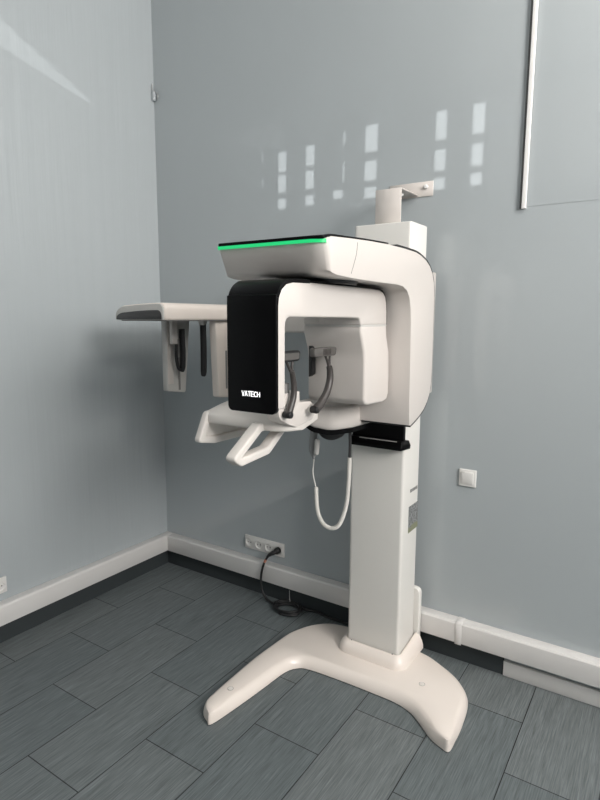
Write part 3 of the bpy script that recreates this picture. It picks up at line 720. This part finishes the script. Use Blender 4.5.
# ------------------------------------------------------------------ power cord: plug, drop, coil on the floor, run to the stand
PC = empty('power_cord', (1.0, -0.06, 0), 'black power cord plugged into the wall socket and coiled on the floor', 'power cord')
px_ = 0.664 + 0.0355 + 3 * 0.0707
bm = bmesh.new(); cyl(bm, (px_, -0.0135, 0.3025), (0, -1, 0), 0.0185, 0.0185, 0.020); cyl(bm, (px_, -0.0335, 0.3025), (0, -1, 0), 0.0185, 0.014, 0.012)
plug = finish(bm, 'plug', M['mblack'], PC, bevel=0.002, seg=2)
mktube('strain_relief', M['mblack'], catmull([(px_, -0.040, 0.302), (px_ - 0.012, -0.056, 0.296), (px_ - 0.032, -0.062, 0.283), (px_ - 0.042, -0.063, 0.270)], 5), [0.013] * 6 + [0.011] * 5 + [0.008] * 5, PC, 10)
drop = [(px_ - 0.040, -0.063, 0.272), (px_ - 0.058, -0.066, 0.24), (px_ - 0.076, -0.068, 0.19), (px_ - 0.084, -0.070, 0.13), (px_ - 0.076, -0.074, 0.07), (px_ - 0.040, -0.078, 0.025), (px_ + 0.02, -0.085, 0.008)]
coil = []
for q in range(0, 3 * 24 + 14):
    a = -PI * 0.75 + q * 2 * PI / 24
    r = 0.066 + 0.008 * math.sin(q * 0.21) + 0.003 * (q / 24)
    coil.append((1.027 + r * math.cos(a) * 1.04, -0.088 + r * 0.80 * math.sin(a), 0.0075 + 0.0065 * q / 24))
run = [(1.115, -0.05, 0.020), (1.17, -0.022, 0.010), (1.26, -0.030, 0.0072), (1.36, -0.032, 0.0072), (1.46, -0.040, 0.0072), (1.53, -0.048, 0.0072)]
mktube('cable', M['mblack'], catmull(drop + coil[2:] + run, 4), 0.0065, PC, 8)
mktube('cable_tape', M['tape'], catmull([(px_ - 0.051, -0.0648, 0.253), (px_ - 0.060, -0.0662, 0.236)], 3), 0.0078, PC, 10)

tie = mktube('cable_tie', M['lgrey'], catmull([(1.018, -0.0585, 0.108), (1.020, -0.060, 0.07), (1.026, -0.064, 0.045)], 4), 0.0012, PC, 6)

# ------------------------------------------------------------------ light
def area(name, loc, target, sx, sy, power, color):
    l = bpy.data.lights.new(name, 'AREA'); l.shape = 'RECTANGLE'; l.size = sx; l.size_y = sy; l.energy = power; l.color = color
    o = bpy.data.objects.new(name, l); COL.objects.link(o); o.location = loc
    o.rotation_euler = (Vector(target) - Vector(loc)).to_track_quat('-Z', 'Y').to_euler()
    return o
area('window_daylight', (XR + 0.02, -2.25, 3.15), (0, -2.25, 3.15), 2.0, 1.4, 225, (1.0, 0.965, 0.93))
sl = bpy.data.lights.new('sun', 'SUN'); sl.energy = 2.0; sl.angle = math.radians(0.2); sl.color = (1.0, 0.99, 0.97)
so_ = bpy.data.objects.new('sun', sl); COL.objects.link(so_); so_.location = (3, -6, 5); so_.rotation_euler = SUN.to_track_quat('-Z', 'Y').to_euler()
def soft_point(name, loc, r, power, color):
    l = bpy.data.lights.new(name, 'POINT'); l.shadow_soft_size = r; l.energy = power; l.color = color
    o = bpy.data.objects.new(name, l); COL.objects.link(o); o.location = loc
soft_point('added_fill_lamp', (3.35, -0.75, 3.5), 0.30, 51, (1.0, 0.94, 0.87))  # added unseen lamp, brightens the upper right and makes the walls' falloff

w = bpy.data.worlds.new('World'); S.world = w; w.use_nodes = True
w.node_tree.nodes['Background'].inputs[0].default_value = (0.75, 0.85, 1.0, 1); w.node_tree.nodes['Background'].inputs[1].default_value = 0.5

# ------------------------------------------------------------------ camera
cam = bpy.data.cameras.new('camera'); co = bpy.data.objects.new('camera', cam); COL.objects.link(co); S.camera = co
cx_, cy_, h_, yaw, pitch, roll, f_ = 2.6951944345578935, -2.5179005222201196, 1.62, 0.5801151138876294, 0.14552507012306265, 0.0040909748760920295, 565.9144187525056
F = Vector((-math.sin(yaw) * math.cos(pitch), math.cos(yaw) * math.cos(pitch), -math.sin(pitch)))
Rv = Vector((math.cos(yaw), math.sin(yaw), 0)); Uv = Rv.cross(F)
R2 = math.cos(roll) * Rv + math.sin(roll) * Uv; U2 = -math.sin(roll) * Rv + math.cos(roll) * Uv
mw = Matrix((R2, U2, -F)).transposed().to_4x4(); mw.translation = (cx_, cy_, h_)
co.matrix_world = mw
cam.sensor_fit = 'VERTICAL'; cam.sensor_height = 36; cam.lens = 36 * f_ / 800; cam.clip_start = 0.05

S.view_settings.view_transform = 'Standard'; S.view_settings.look = 'None'; S.view_settings.gamma = 1; S.view_settings.exposure = 0.06
